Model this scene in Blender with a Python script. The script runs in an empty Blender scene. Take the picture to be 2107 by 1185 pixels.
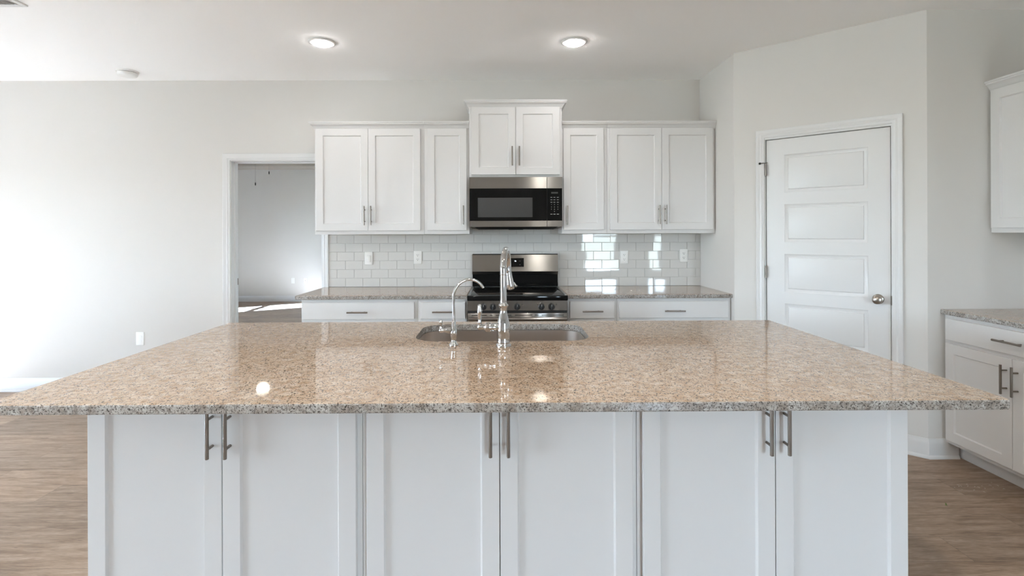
import bpy, bmesh, math, random
from mathutils import Vector, Matrix
random.seed(7)
PI = math.pi
S = bpy.context.scene
COL = S.collection

# ------------------------------------------------------------------ camera
CAM_H = 1.394
cam_d = bpy.data.cameras.new('camera')
cam = bpy.data.objects.new('camera', cam_d)
COL.objects.link(cam)
cam.location = (0, 0, CAM_H)
cam.rotation_euler = (Matrix.Rotation(math.radians(-0.37), 3, "Z") @ Matrix.Rotation(PI/2, 3, "X") @ Matrix.Rotation(math.radians(-0.21), 3, "Z")).to_euler()
cam_d.sensor_width = 36.0
cam_d.lens = 1061.0/2107.0*36.0
cam_d.shift_x = (1053.5-1039.0)/2107.0
cam_d.shift_y = (478.0-592.5)/2107.0
cam_d.clip_start = 0.02
S.camera = cam

# ------------------------------------------------------------------ world, sun, exposure
S.view_settings.view_transform = 'Standard'
S.view_settings.look = 'None'
S.view_settings.gamma = 1.0
S.view_settings.use_curve_mapping = False
S.view_settings.exposure = 1.72
SKY = 17.5; SKY_TINT = (.76, .868, 1); SUN = 145.0; SUN_COL = (.44, .635, 1); LENS = 28.0; LENS_COL = (1, .96, .95)
w = bpy.data.worlds.new('sky'); S.world = w
w.use_nodes = True
nt = w.node_tree; nt.nodes.clear()
wo = nt.nodes.new('ShaderNodeOutputWorld'); wb = nt.nodes.new('ShaderNodeBackground')
tc = nt.nodes.new('ShaderNodeTexCoord'); sx = nt.nodes.new('ShaderNodeSeparateXYZ')
mr = nt.nodes.new('ShaderNodeMapRange'); mr.inputs['From Min'].default_value = -1; mr.inputs['From Max'].default_value = 1
cr = nt.nodes.new('ShaderNodeValToRGB')
tint = nt.nodes.new('ShaderNodeMix'); tint.data_type = 'RGBA'; tint.blend_type = 'MULTIPLY'; tint.inputs[0].default_value = 1.0; tint.inputs[7].default_value = (*SKY_TINT, 1)
els = cr.color_ramp.elements
els[0].position = 0.0; els[0].color = (.26, .25, .21, 1)
els[1].position = 0.49; els[1].color = (.34, .34, .30, 1)
for p, c in ((.51, (.95, .98, 1.0, 1)), (.65, (.78, .88, 1.0, 1)), (1.0, (.5, .68, 1.0, 1))):
    e = els.new(p); e.color = c
nt.links.new(tc.outputs['Generated'], sx.inputs[0]); nt.links.new(sx.outputs['Z'], mr.inputs['Value'])
nt.links.new(mr.outputs[0], cr.inputs[0]); nt.links.new(cr.outputs[0], tint.inputs[6]); nt.links.new(tint.outputs[2], wb.inputs[0])
wb.inputs[1].default_value = SKY
nt.links.new(wb.outputs[0], wo.inputs[0])

sd = bpy.data.lights.new('sun', 'SUN'); sd.energy = SUN; sd.angle = math.radians(.6); sd.color = SUN_COL
sun = bpy.data.objects.new('sun', sd); COL.objects.link(sun)
sun.location = (-12, -5, 9)
sun.rotation_euler = Vector((.866, .5, -.547)).to_track_quat('-Z', 'Y').to_euler()

def portal(name, loc, direction, sx_, sy_):
    d = bpy.data.lights.new(name, 'AREA'); d.shape = 'RECTANGLE'; d.size = sx_; d.size_y = sy_
    d.cycles.is_portal = True
    o = bpy.data.objects.new(name, d); COL.objects.link(o)
    o.location = loc
    o.rotation_euler = Vector(direction).to_track_quat('-Z', 'Z').to_euler()

cy = S.cycles
cy.use_denoising = True
cy.max_bounces = 14; cy.diffuse_bounces = 9; cy.glossy_bounces = 6; cy.transmission_bounces = 6; cy.transparent_max_bounces = 12
cy.caustics_reflective = False; cy.caustics_refractive = False
cy.sample_clamp_indirect = 12.0

# ------------------------------------------------------------------ materials
def new_mat(name):
    m = bpy.data.materials.new(name); m.use_nodes = True
    n = m.node_tree.nodes; b = n.get('Principled BSDF')
    return m, m.node_tree, b
def pbr(name, col, rough=.5, metal=0.0, spec=.5, coat=0.0):
    m, t, b = new_mat(name)
    b.inputs['Base Color'].default_value = (*col, 1); b.inputs['Roughness'].default_value = rough
    b.inputs['Metallic'].default_value = metal; b.inputs['Specular IOR Level'].default_value = spec
    if coat: b.inputs['Coat Weight'].default_value = coat; b.inputs['Coat Roughness'].default_value = .05
    return m
def add_bump(m, scale, strength, dist=.002, stretch=None, detail=3):
    t = m.node_tree; b = t.nodes.get('Principled BSDF')
    co = t.nodes.new('ShaderNodeTexCoord'); no = t.nodes.new('ShaderNodeTexNoise'); bu = t.nodes.new('ShaderNodeBump')
    no.inputs['Scale'].default_value = scale; no.inputs['Detail'].default_value = detail
    bu.inputs['Strength'].default_value = strength; bu.inputs['Distance'].default_value = dist
    src = co.outputs['Object']
    if stretch:
        mp = t.nodes.new('ShaderNodeMapping'); mp.inputs['Scale'].default_value = stretch
        t.links.new(src, mp.inputs[0]); src = mp.outputs[0]
    t.links.new(src, no.inputs['Vector']); t.links.new(no.outputs['Fac'], bu.inputs['Height']); t.links.new(bu.outputs[0], b.inputs['Normal'])
    return m
M = {}
M['wall'] = add_bump(pbr('wall_paint', (.67, .655, .63), .75, spec=.25), 260, .12, .001)
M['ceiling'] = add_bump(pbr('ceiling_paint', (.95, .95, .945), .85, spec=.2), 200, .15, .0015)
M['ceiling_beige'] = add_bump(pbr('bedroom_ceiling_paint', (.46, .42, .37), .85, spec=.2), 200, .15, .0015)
M['trim'] = pbr('trim_paint', (.71, .71, .705), .35)
M['cab'] = pbr('cabinet_paint', (.70, .695, .69), .42)
M['plate'] = pbr('white_plastic', (.82, .82, .80), .3)
M['plate_dark'] = pbr('dark_slot', (.02, .02, .02), .5)
M['nickel'] = add_bump(pbr('brushed_nickel', (.26, .228, .20), .34, 1.0), 300, .1, .0004, (1, 1, .03))
M['knob'] = pbr('satin_nickel', (.45, .41, .37), .3, 1.0)
M['steel'] = pbr('stainless_steel', (.345, .33, .315), .19, 1.0)
_t = M['steel'].node_tree; _b = _t.nodes.get('Principled BSDF'); _tg = _t.nodes.new('ShaderNodeTangent'); _tg.direction_type = 'UV_MAP'
_b.inputs['Anisotropic'].default_value = .95; _t.links.new(_tg.outputs[0], _b.inputs['Tangent'])     # brushed across, so highlights stretch upward
M['steel_dark'] = pbr('dark_steel', (.30, .29, .28), .3, 1.0)
M['sink'] = add_bump(pbr('sink_steel', (.62, .57, .53), .3, 1.0), 400, .15, .0003, (.03, .03, 1))
M['chrome'] = pbr('chrome', (.56, .565, .57), .05, 1.0)
M['black_glass'] = pbr('black_glass', (.006, .006, .006), .07, spec=.2)
M['black'] = pbr('black_plastic', (.012, .012, .012), .35)
M['mw_window'] = pbr('oven_window', (.062, .061, .059), .6, spec=.2)
M['tile'] = pbr('tile_glaze', (.66, .655, .635), .035, spec=.5)
M['grout'] = pbr('grout', (.55, .54, .52), .85)
M['vinyl'] = pbr('white_vinyl', (.8, .8, .8), .4)
M['fan_white'] = pbr('fan_white', (.8, .8, .78), .4)
M['leaf'] = pbr('leaf_green', (.10, .19, .03), .5)
M['scrap'] = pbr('pale_scrap', (.75, .72, .68), .6)
M['concrete'] = pbr('patio_concrete', (.5, .48, .45), .8)

def emit(name, col, s):
    m = bpy.data.materials.new(name); m.use_nodes = True; t = m.node_tree; t.nodes.clear()
    o = t.nodes.new('ShaderNodeOutputMaterial'); e = t.nodes.new('ShaderNodeEmission')
    e.inputs[0].default_value = (*col, 1); e.inputs[1].default_value = s; t.links.new(e.outputs[0], o.inputs[0]); return m
M['lens'] = emit('lamp_lens', LENS_COL, LENS)
M['lens_fill'] = emit('lamp_lens_fill', (1, .98, .93), 40.0)  # lens of the unseen lamps added as fill light
M['lens_mid'] = emit('lamp_lens_mid', (1, .96, .88), 130.0)
M['bowl'] = emit('fan_lamp_bowl', (1, .92, .80), 3.0)
M['digits'] = emit('display_digits', (.8, .88, 1), 1.1)
M['legend'] = pbr('key_legend', (.6, .6, .58), .5)

def glass_mat():
    m = bpy.data.materials.new('window_glass'); m.use_nodes = True; t = m.node_tree; t.nodes.clear()
    o = t.nodes.new('ShaderNodeOutputMaterial'); mx = t.nodes.new('ShaderNodeMixShader'); fr = t.nodes.new('ShaderNodeFresnel')
    tr = t.nodes.new('ShaderNodeBsdfTransparent'); gl = t.nodes.new('ShaderNodeBsdfGlossy')
    gl.inputs['Roughness'].default_value = .01; tr.inputs[0].default_value = (.95, .97, .96, 1); fr.inputs[0].default_value = 1.45
    t.links.new(fr.outputs[0], mx.inputs[0]); t.links.new(tr.outputs[0], mx.inputs[1]); t.links.new(gl.outputs[0], mx.inputs[2]); t.links.new(mx.outputs[0], o.inputs[0])
    return m
M['glass'] = glass_mat()

def ramp(t, pts, interp='LINEAR'):
    r = t.nodes.new('ShaderNodeValToRGB'); e = r.color_ramp.elements; r.color_ramp.interpolation = interp
    e[0].position, e[0].color = pts[0][0], (*pts[0][1], 1)
    e[1].position, e[1].color = pts[-1][0], (*pts[-1][1], 1)
    for p, c in pts[1:-1]:
        k = e.new(p); k.color = (*c, 1)
    return r
def mix(t, fac, a, b):
    m = t.nodes.new('ShaderNodeMix'); m.data_type = 'RGBA'
    for i, v in ((0, fac), (6, a), (7, b)):
        if hasattr(v, 'links') or hasattr(v, 'is_linked'): t.links.new(v, m.inputs[i])
        elif isinstance(v, tuple): m.inputs[i].default_value = (*v, 1)
        else: m.inputs[i].default_value = v
    return m.outputs[2]
def noise(t, vec, scale, detail=2, rough=.5, dist=0.0, lo=None):
    n = t.nodes.new('ShaderNodeTexNoise'); n.inputs['Scale'].default_value = scale; n.inputs['Detail'].default_value = detail
    n.inputs['Roughness'].default_value = rough; n.inputs['Distortion'].default_value = dist
    t.links.new(vec, n.inputs['Vector']); return n.outputs['Fac']
def mapping(t, vec, scale=(1, 1, 1), loc=(0, 0, 0), rot=(0, 0, 0)):
    m = t.nodes.new('ShaderNodeMapping'); m.inputs['Scale'].default_value = scale; m.inputs['Location'].default_value = loc; m.inputs['Rotation'].default_value = rot
    t.links.new(vec, m.inputs[0]); return m.outputs[0]

def granite_mat(name, tones, dark, grey, dthr, gthr, dsc, gsc):
    m, t, b = new_mat(name)
    co = t.nodes.new('ShaderNodeTexCoord').outputs['Object']
    base = ramp(t, [(.34, tones[0]), (.46, tones[1]), (.56, tones[2]), (.68, tones[3])])
    t.links.new(noise(t, co, 34, 5, .65, .4), base.inputs[0])
    wr = ramp(t, [(.50, (0, 0, 0)), (.72, (.4, .4, .4))]); t.links.new(noise(t, mapping(t, co, loc=(3, 1, 2)), 7, 3), wr.inputs[0])
    c = mix(t, wr.outputs[0], base.outputs[0], tones[0])
    gr = ramp(t, [(gthr, (0, 0, 0)), (gthr+.03, (.75, .75, .75))]); t.links.new(noise(t, mapping(t, co, (1, .75, 1), (9, 4, 1)), gsc, 3, .55, .6), gr.inputs[0])
    c = mix(t, gr.outputs[0], c, grey)
    dk = ramp(t, [(dthr, (0, 0, 0)), (dthr+.025, (1, 1, 1))]); t.links.new(noise(t, mapping(t, co, (1, .68, 1), (5, 7, 3)), dsc, 3, .6, .9), dk.inputs[0])
    c = mix(t, dk.outputs[0], c, dark)
    t.links.new(c, b.inputs['Base Color'])
    b.inputs['Roughness'].default_value = .035; b.inputs['IOR'].default_value = 1.70
    return m
M['granite'] = granite_mat('granite', ((.37, .25, .16), (.45, .335, .245), (.505, .395, .302), (.565, .47, .385)), (.06, .033, .022), (.24, .16, .11), .572, .625, 205, 130)
# edge version of the granite, greyed to paint in cool daylight from the front
M['granite_edge'] = granite_mat('granite_edge', ((.28, .245, .215), (.38, .35, .32), (.455, .435, .41), (.53, .52, .50)), (.06, .052, .047), (.20, .18, .165), .56, .55, 215, 140)

def floor_mat():
    m, t, b = new_mat('vinyl_plank')
    co = t.nodes.new('ShaderNodeTexCoord').outputs['Object']
    br = t.nodes.new('ShaderNodeTexBrick'); br.offset = .37; br.offset_frequency = 2
    for k, v in (('Scale', 1.0), ('Mortar Size', .0008), ('Mortar Smooth', .3), ('Bias', 0), ('Brick Width', 1.22), ('Row Height', .18)): br.inputs[k].default_value = v
    br.inputs['Color1'].default_value = (0, 0, 0, 1); br.inputs['Color2'].default_value = (1, 1, 1, 1); br.inputs['Mortar'].default_value = (.5, .5, .5, 1)
    t.links.new(co, br.inputs['Vector'])
    # every plank its own piece of grain
    off = t.nodes.new('ShaderNodeVectorMath'); off.operation = 'SCALE'; off.inputs['Scale'].default_value = 7.0; t.links.new(br.outputs['Color'], off.inputs[0])
    ad = t.nodes.new('ShaderNodeVectorMath'); ad.operation = 'ADD'; t.links.new(co, ad.inputs[0]); t.links.new(off.outputs[0], ad.inputs[1])
    g = mapping(t, ad.outputs[0], (1.6, 13, 1))
    grain = ramp(t, [(.27, (.16, .104, .067)), (.44, (.295, .208, .145)), (.60, (.40, .294, .216)), (.78, (.485, .378, .290))])
    t.links.new(noise(t, g, 2.4, 8, .66, .5), grain.inputs[0])
    fine = ramp(t, [(.35, (.78, .76, .74)), (.65, (1.06, 1.06, 1.06))]); t.links.new(noise(t, mapping(t, ad.outputs[0], (9, 120, 1)), 3, 4), fine.inputs[0])
    mul = t.nodes.new('ShaderNodeMix'); mul.data_type = 'RGBA'; mul.blend_type = 'MULTIPLY'; mul.inputs[0].default_value = 1
    t.links.new(grain.outputs[0], mul.inputs[6]); t.links.new(fine.outputs[0], mul.inputs[7])
    pl = ramp(t, [(0, (.84, .84, .84)), (1, (1.12, 1.1, 1.08))]); t.links.new(br.outputs['Color'], pl.inputs[0])
    mu2 = t.nodes.new('ShaderNodeMix'); mu2.data_type = 'RGBA'; mu2.blend_type = 'MULTIPLY'; mu2.inputs[0].default_value = 1
    t.links.new(mul.outputs[2], mu2.inputs[6]); t.links.new(pl.outputs[0], mu2.inputs[7])
    c = mix(t, br.outputs['Fac'], mu2.outputs[2], (.08, .06, .045))
    # knots
    kn = ramp(t, [(.66, (0, 0, 0)), (.74, (1, 1, 1))]); t.links.new(noise(t, mapping(t, ad.outputs[0], (4.5, 26, 1), (2, 5, 0)), 1.9, 4), kn.inputs[0])
    kf = t.nodes.new('ShaderNodeMath'); kf.operation = 'MULTIPLY'; kf.inputs[1].default_value = .6; t.links.new(kn.outputs[0], kf.inputs[0])
    c = mix(t, kf.outputs[0], c, (.07, .045, .03))
    t.links.new(c, b.inputs['Base Color']); b.inputs['Roughness'].default_value = .42; b.inputs['Specular IOR Level'].default_value = .4
    bu = t.nodes.new('ShaderNodeBump'); bu.inputs['Strength'].default_value = .25; bu.inputs['Distance'].default_value = .001
    inv = t.nodes.new('ShaderNodeMath'); inv.operation = 'SUBTRACT'; inv.inputs[0].default_value = 1; t.links.new(br.outputs['Fac'], inv.inputs[1])
    t.links.new(inv.outputs[0], bu.inputs['Height']); t.links.new(bu.outputs[0], b.inputs['Normal'])
    return m
M['floor'] = floor_mat()

# ------------------------------------------------------------------ mesh helpers
def BM(): return bmesh.new()
def box(bm, x0, x1, y0, y1, z0, z1, bev=0.0, seg=1):
    vs = [bm.verts.new(p) for p in ((x0,y0,z0),(x1,y0,z0),(x1,y1,z0),(x0,y1,z0),(x0,y0,z1),(x1,y0,z1),(x1,y1,z1),(x0,y1,z1))]
    fs = [bm.faces.new([vs[i] for i in f]) for f in ((0,3,2,1),(4,5,6,7),(0,1,5,4),(1,2,6,5),(2,3,7,6),(3,0,4,7))]
    if bev:
        es = {e for f in fs for e in f.edges}
        bmesh.ops.bevel(bm, geom=list(es), offset=bev, segments=seg, profile=.5, affect='EDGES')
def ring_faces(bm, rings, closed=True, cap0=False, cap1=False):
    vr = [[bm.verts.new(p) for p in r] for r in rings]
    n = len(rings[0])
    for a, b in zip(vr, vr[1:]):
        for i in range(n if closed else n-1):
            j = (i+1) % n
            try: bm.faces.new((a[i], a[j], b[j], b[i]))
            except ValueError: pass
    if cap0: bm.faces.new(list(reversed(vr[0])))
    if cap1: bm.faces.new(vr[-1])
    return vr
def frame_of(d):
    d = Vector(d).normalized(); u = Vector((0,0,1)) if abs(d.z) < .9 else Vector((1,0,0))
    a = d.cross(u).normalized(); return a, d.cross(a).normalized()
def cyl(bm, p0, p1, r, seg=20, r2=None, bev=0.0):
    p0, p1 = Vector(p0), Vector(p1); a, b = frame_of(p1-p0); r2 = r if r2 is None else r2; d = (p1-p0).normalized()
    L = [(p0, r), (p1, r2)] if not bev else [(p0, r-bev), (p0+d*bev, r), (p1-d*bev, r2), (p1, r2-bev)]
    ring_faces(bm, [[p + (a*math.cos(2*PI*k/seg) + b*math.sin(2*PI*k/seg))*q for k in range(seg)] for p, q in L], True, True, True)
def revolve(bm, prof, origin=(0,0,0), axis=(0,0,1), seg=28):
    o = Vector(origin); d = Vector(axis).normalized(); a, b = frame_of(d)
    ring_faces(bm, [[o + d*h + (a*math.cos(2*PI*k/seg) + b*math.sin(2*PI*k/seg))*max(r, 1e-4) for k in range(seg)] for r, h in prof], True, True, True)
def tube(bm, pts, rad, seg=14):
    pts = [Vector(p) for p in pts]; n = len(pts)
    rs = rad if isinstance(rad, (list, tuple)) else [rad]*n
    t0 = (pts[1]-pts[0]).normalized(); a, _ = frame_of(t0); rings = []
    for i, p in enumerate(pts):
        t = (pts[min(i+1, n-1)] - pts[max(i-1, 0)]).normalized()
        a = (a - t*a.dot(t)).normalized(); b = t.cross(a)
        rings.append([p + (a*math.cos(2*PI*k/seg) + b*math.sin(2*PI*k/seg))*rs[i] for k in range(seg)])
    ring_faces(bm, rings, True, True, True)
def ellipsoid(bm, c, rx, ry, rz, seg=16, rg=10):
    rings = []
    for i in range(rg+1):
        th = PI*i/rg; s = max(math.sin(th), 1e-3)
        rings.append([(c[0]+rx*s*math.cos(2*PI*k/seg), c[1]+ry*s*math.sin(2*PI*k/seg), c[2]-rz*math.cos(th)) for k in range(seg)])
    ring_faces(bm, rings, True, True, True)
def sweep(bm, path, prof, to3d, closed_prof=True):
    """prof (offset to the right of travel, height) swept with mitres along a 2-D path; to3d maps (u, v, height)."""
    n = len(path); P = [Vector(p) for p in path]; offs = []
    for i in range(n):
        d0 = (P[i]-P[i-1]).normalized() if i else None
        d1 = (P[i+1]-P[i]).normalized() if i < n-1 else None
        n0 = Vector((d0.y, -d0.x)) if d0 else None; n1 = Vector((d1.y, -d1.x)) if d1 else None
        if n0 is None: m = n1
        elif n1 is None: m = n0
        else:
            m = (n0+n1).normalized(); m = m / max(m.dot(n1), .2)
        offs.append(m)
    rings = [[to3d(P[i].x + offs[i].x*o, P[i].y + offs[i].y*o, h) for o, h in prof] for i in range(n)]
    ring_faces(bm, rings, closed_prof, True, True)
def rrect(x0, x1, y0, y1, r, n=6):
    pts = []
    for cx, cy_, a0 in ((x1-r, y1-r, 0), (x0+r, y1-r, PI/2), (x0+r, y0+r, PI), (x1-r, y0+r, 3*PI/2)):
        for k in range(n+1):
            a = a0 + PI/2*k/n; pts.append((cx+r*math.cos(a), cy_+r*math.sin(a)))
    return pts
def rect_rings(bm, x0, x1, z0, z1, rings, cap0=True, cap1=True):
    """rectangles in the xz plane, each (inset, y), lofted"""
    ring_faces(bm, [[(x0+i, y, z0+i), (x1-i, y, z0+i), (x1-i, y, z1-i), (x0+i, y, z1-i)] for i, y in rings], True, cap0, cap1)

def obj(name, bm, mat, parent=None, smooth=35, xf=None, edge=False):
    bmesh.ops.recalc_face_normals(bm, faces=bm.faces[:])
    if xf is not None: bm.transform(xf)
    if edge:
        for f in bm.faces: f.material_index = 0 if abs(f.normal.z) > .8 else 1
    if mat == 'steel':
        uv = bm.loops.layers.uv.new('UVMap')
        for f in bm.faces:
            for l in f.loops: l[uv].uv = (l.vert.co.z + .37*l.vert.co.y, l.vert.co.x)
    me = bpy.data.meshes.new(name); bm.to_mesh(me); bm.free()
    for m in (mat if isinstance(mat, (list, tuple)) else [mat]): me.materials.append(M[m])
    if smooth:
        for p in me.polygons: p.use_smooth = True
        me.set_sharp_from_angle(angle=math.radians(smooth))
    o = bpy.data.objects.new(name, me); COL.objects.link(o)
    if parent: o.parent = parent
    return o
def tag(o, label=None, cat=None, group=None, kind=None):
    if label: o['label'] = label
    if cat: o['category'] = cat
    if group: o['group'] = group
    if kind: o['kind'] = kind
    return o
def thing(name, label, cat, loc=(0,0,0), rotz=0.0, group=None, kind=None):
    o = bpy.data.objects.new(name, None); COL.objects.link(o); o.empty_display_size = .1
    o.location = loc; o.rotation_euler = (0, 0, rotz)
    return tag(o, label, cat, group, kind)
def struct(name, bm, mat, label, cat, parent=None, **k):
    o = obj(name, bm, mat, parent, **k)
    if not parent: tag(o, label, cat, None, 'structure')
    return o
def text(name, s, size, loc, mat, parent, rot=(PI/2, 0, 0), extrude=.0002):
    c = bpy.data.curves.new(name, 'FONT'); c.body = s; c.size = size; c.align_x = 'CENTER'; c.align_y = 'CENTER'; c.extrude = extrude
    o = bpy.data.objects.new(name, c); COL.objects.link(o)
    bpy.context.view_layer.update()
    me = bpy.data.meshes.new_from_object(o.evaluated_get(bpy.context.evaluated_depsgraph_get()))
    bpy.data.objects.remove(o); bpy.data.curves.remove(c)
    bm = BM(); bm.from_mesh(me); bpy.data.meshes.remove(me)
    from mathutils import Euler
    bm.transform(Matrix.Translation(loc) @ Euler(rot).to_matrix().to_4x4())
    return bm

# ------------------------------------------------------------------ room shell
XL, XR, YF, YB = -7.6, 3.332, -5.0, 4.6
XE, YE = 5.6, .9                                # dining end of the room widens to the right behind the kitchen run
#       # living room left wall, kitchen right wall, wall behind the camera, kitchen back wall
CEIL = 2.752; WT = .12
BY, BXL, BXR = 10.55, -6.6, -1.0                # bedroom back wall, left wall, right wall
DX0, DX1, DZ = -2.404, -1.604, 2.035            # doorway to the bedroom
bm = BM(); box(bm, XL-.2, XE+.2, YF-.2, BY+.2, -.12, 0)
struct('floor', bm, 'floor', 'brown wood look plank floor running across the rooms', 'floor', smooth=0)
bm = BM(); box(bm, XL-.15, XE+.15, YF-.15, YB+WT, CEIL, CEIL+.12)
struct('ceiling', bm, 'ceiling', 'flat white ceiling over the kitchen', 'ceiling', smooth=0)
# bedroom ceiling with a raised tray
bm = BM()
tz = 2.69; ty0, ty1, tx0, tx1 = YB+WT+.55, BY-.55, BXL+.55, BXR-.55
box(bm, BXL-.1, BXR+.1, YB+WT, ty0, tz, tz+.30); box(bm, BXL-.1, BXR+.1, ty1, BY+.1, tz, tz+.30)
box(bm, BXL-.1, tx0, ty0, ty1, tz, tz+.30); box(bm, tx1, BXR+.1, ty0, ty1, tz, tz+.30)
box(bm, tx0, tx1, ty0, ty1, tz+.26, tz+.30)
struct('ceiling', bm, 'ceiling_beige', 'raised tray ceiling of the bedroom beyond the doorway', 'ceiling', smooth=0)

def wall_x(bm, x0, x1, y0, y1, z1, holes=()):
    """wall running along x, with rectangular holes (xa, xb, za, zb)"""
    cur = x0
    for xa, xb, za, zb in sorted(holes):
        if xa > cur: box(bm, cur, xa, y0, y1, 0, z1)
        if za > 0: box(bm, xa, xb, y0, y1, 0, za)
        box(bm, xa, xb, y0, y1, zb, z1); cur = xb
    if cur < x1: box(bm, cur, x1, y0, y1, 0, z1)
def wall_y(bm, y0, y1, x0, x1, z1, holes=()):
    cur = y0
    for ya, yb, za, zb in sorted(holes):
        if ya > cur: box(bm, x0, x1, cur, ya, 0, z1)
        if za > 0: box(bm, x0, x1, ya, yb, 0, za)
        box(bm, x0, x1, ya, yb, zb, z1); cur = yb
    if cur < y1: box(bm, x0, x1, cur, y1, 0, z1)
JB = .018   # jamb thickness
bm = BM(); wall_x(bm, XL-WT, XR+WT, YB, YB+WT, CEIL, [(DX0-JB, DX1+JB, 0, DZ+JB)])
struct('wall_back', bm, 'wall', 'pale greige wall behind the range with the doorway', 'wall', smooth=0)
SL = (.9, 2.75, .95, 2.06)                       # glass door in the left wall (y0, y1, z0, z1)
LW = (-1.7, .0, .03, 2.06)
bm = BM(); wall_y(bm, YF-WT, YB, XL-WT, XL, CEIL, [LW, SL])
struct('wall_left', bm, 'wall', 'pale greige wall of the living area with a window and a glass door', 'wall', smooth=0)
bm = BM(); wall_y(bm, YE, YB+WT, XR, XR+WT, CEIL)
struct('wall_right', bm, 'wall', 'pale greige wall behind the cabinets beside the pantry', 'wall', smooth=0)
FW = [(2.22, 3.14, .3, 2.2), (4.08, 4.44, .3, 2.2)]
bm = BM(); wall_x(bm, XL, XE, YF-WT, YF, CEIL, FW)
struct('wall_front', bm, 'wall', 'greige wall with windows facing the island front', 'wall', smooth=0)
bm = BM(); wall_y(bm, YF-WT, YE, XE, XE+WT, CEIL)
struct('wall_dining_right', bm, 'wall', 'plain greige wall at the dining end', 'wall', smooth=0)
bm = BM(); wall_x(bm, XR+WT, XE+WT, YE, YE+WT, CEIL)
struct('wall_dining_back', bm, 'wall', 'greige wall behind the side cabinets facing the dining end', 'wall', smooth=0)
# pantry: return wall, angled door wall, nook wall
PX, PY = 1.775, 3.925; NX, NY = 2.615, 3.150; PA = math.atan2(NY-PY, NX-PX)
bm = BM(); box(bm, PX, PX+.11, PY, YB, 0, CEIL)
struct('wall_pantry_side', bm, 'wall', 'narrow greige wall at the end of the back counter', 'wall', smooth=0)
PR = Matrix.Translation((PX, PY, 0)) @ Matrix.Rotation(PA, 4, 'Z')
PL = math.hypot(NX-PX, NY-PY)
D0, D1, DH = .2265, .9595, 2.063                  # door slab along the pantry wall
bm = BM(); wall_x(bm, 0, PL, 0, .11, CEIL, [(D0-.022, D1+.022, 0, DH+.022)]); bm.transform(PR)
struct('wall_pantry', bm, 'wall', 'angled greige wall holding the white pantry door', 'wall', smooth=0)
bm = BM(); box(bm, NX, XR, NY, NY+.11, 0, CEIL)
struct('wall_nook', bm, 'wall', 'short greige wall between the pantry door and the side cabinets', 'wall', smooth=0)
# bedroom walls
bm = BM(); wall_x(bm, BXL-WT, BXR+WT, BY, BY+WT, 2.99)
struct('wall_bedroom_back', bm, 'wall', 'greige bedroom wall seen through the doorway', 'wall', smooth=0)
BW = (7.95, 8.76, .60, 2.1); BW2 = (4.9, 6.10, .60, 2.1)  # second window is unseen, added to brighten the bedroom
bm = BM(); wall_y(bm, YB+WT, BY, BXL-WT, BXL, 2.99, [BW2, BW])
struct('wall_bedroom_left', bm, 'wall', 'greige bedroom wall with the sunny window', 'wall', smooth=0)
bm = BM(); wall_y(bm, YB+WT, BY, BXR, BXR+WT, 2.99)
struct('wall_bedroom_right', bm, 'wall', 'greige bedroom side wall', 'wall', smooth=0)

# windows
wn = [0]
def window(axis, at, a0, a1, z0, z1, label, mull=0, rail=True, door=False, out=-1):
    wn[0] += 1
    root = thing('window_%d' % wn[0], label, 'window', kind='structure')
    bm = BM(); f = .05
    A = lambda u0, u1, v0, v1, h0, h1: box(bm, u0, u1, v0, v1, h0, h1, .003) if axis == 'x' else box(bm, v0, v1, u0, u1, h0, h1, .003)
    d0, d1 = sorted((at+out*.085, at+out*.035))
    A(a0, a0+f, d0, d1, z0, z1); A(a1-f, a1, d0, d1, z0, z1); A(a0+f, a1-f, d0, d1, z0, z0+f); A(a0+f, a1-f, d0, d1, z1-f, z1)
    if rail: zm = (z0+z1)/2; A(a0+f, a1-f, d0, d1, zm-.03, zm+.03)
    for k in range(mull):
        c = a0 + (a1-a0)*(k+1)/(mull+1); A(c-.035, c+.035, d0+.004, d1-.004, z0+f, z1-f)
    obj('window_frame', bm, 'vinyl', root)
    bm = BM(); g = at+out*.06
    if axis == 'x': box(bm, a0+f, a1-f, g, g+.004, z0+f, z1-f)
    else: box(bm, g, g+.004, a0+f, a1-f, z0+f, z1-f)
    obj('pane', bm, 'glass', root, smooth=0)
    if not door:
        bm = BM()
        if axis == 'x': box(bm, a0-.04, a1+.04, at-.03, at+.03, z0-.022, z0-.001, .004)
        else: box(bm, at-.03, at+.03, a0-.04, a1+.04, z0-.022, z0-.001, .004)
        obj('window_sill', bm, 'trim', root)
    c = (a0+a1)/2; h = (z0+z1)/2
    if axis == 'x': portal('window_portal', (c, at-.11, h), (0, 1, 0), a1-a0, z1-z0)
    else: portal('window_portal', (at+out*.11, c, h), (-out, 0, 0), a1-a0, z1-z0)
for a, lab, mu in zip(FW, ('tall window facing the range', 'narrow window in the corner by the side cabinets'), (0, 0)):
    window('x', YF, *a, lab, mu)
window('y', XL, *LW, 'sliding glass door of the living area', 1, rail=False, door=True)
window('y', XL, *SL, 'wide window of the living area, nearer the back wall', 1)
window('y', BXL, *BW2, 'unseen bedroom window nearer the kitchen, added to brighten the room', 1)
window('y', BXL, *BW, 'sunny double hung bedroom window', 1)

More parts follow.
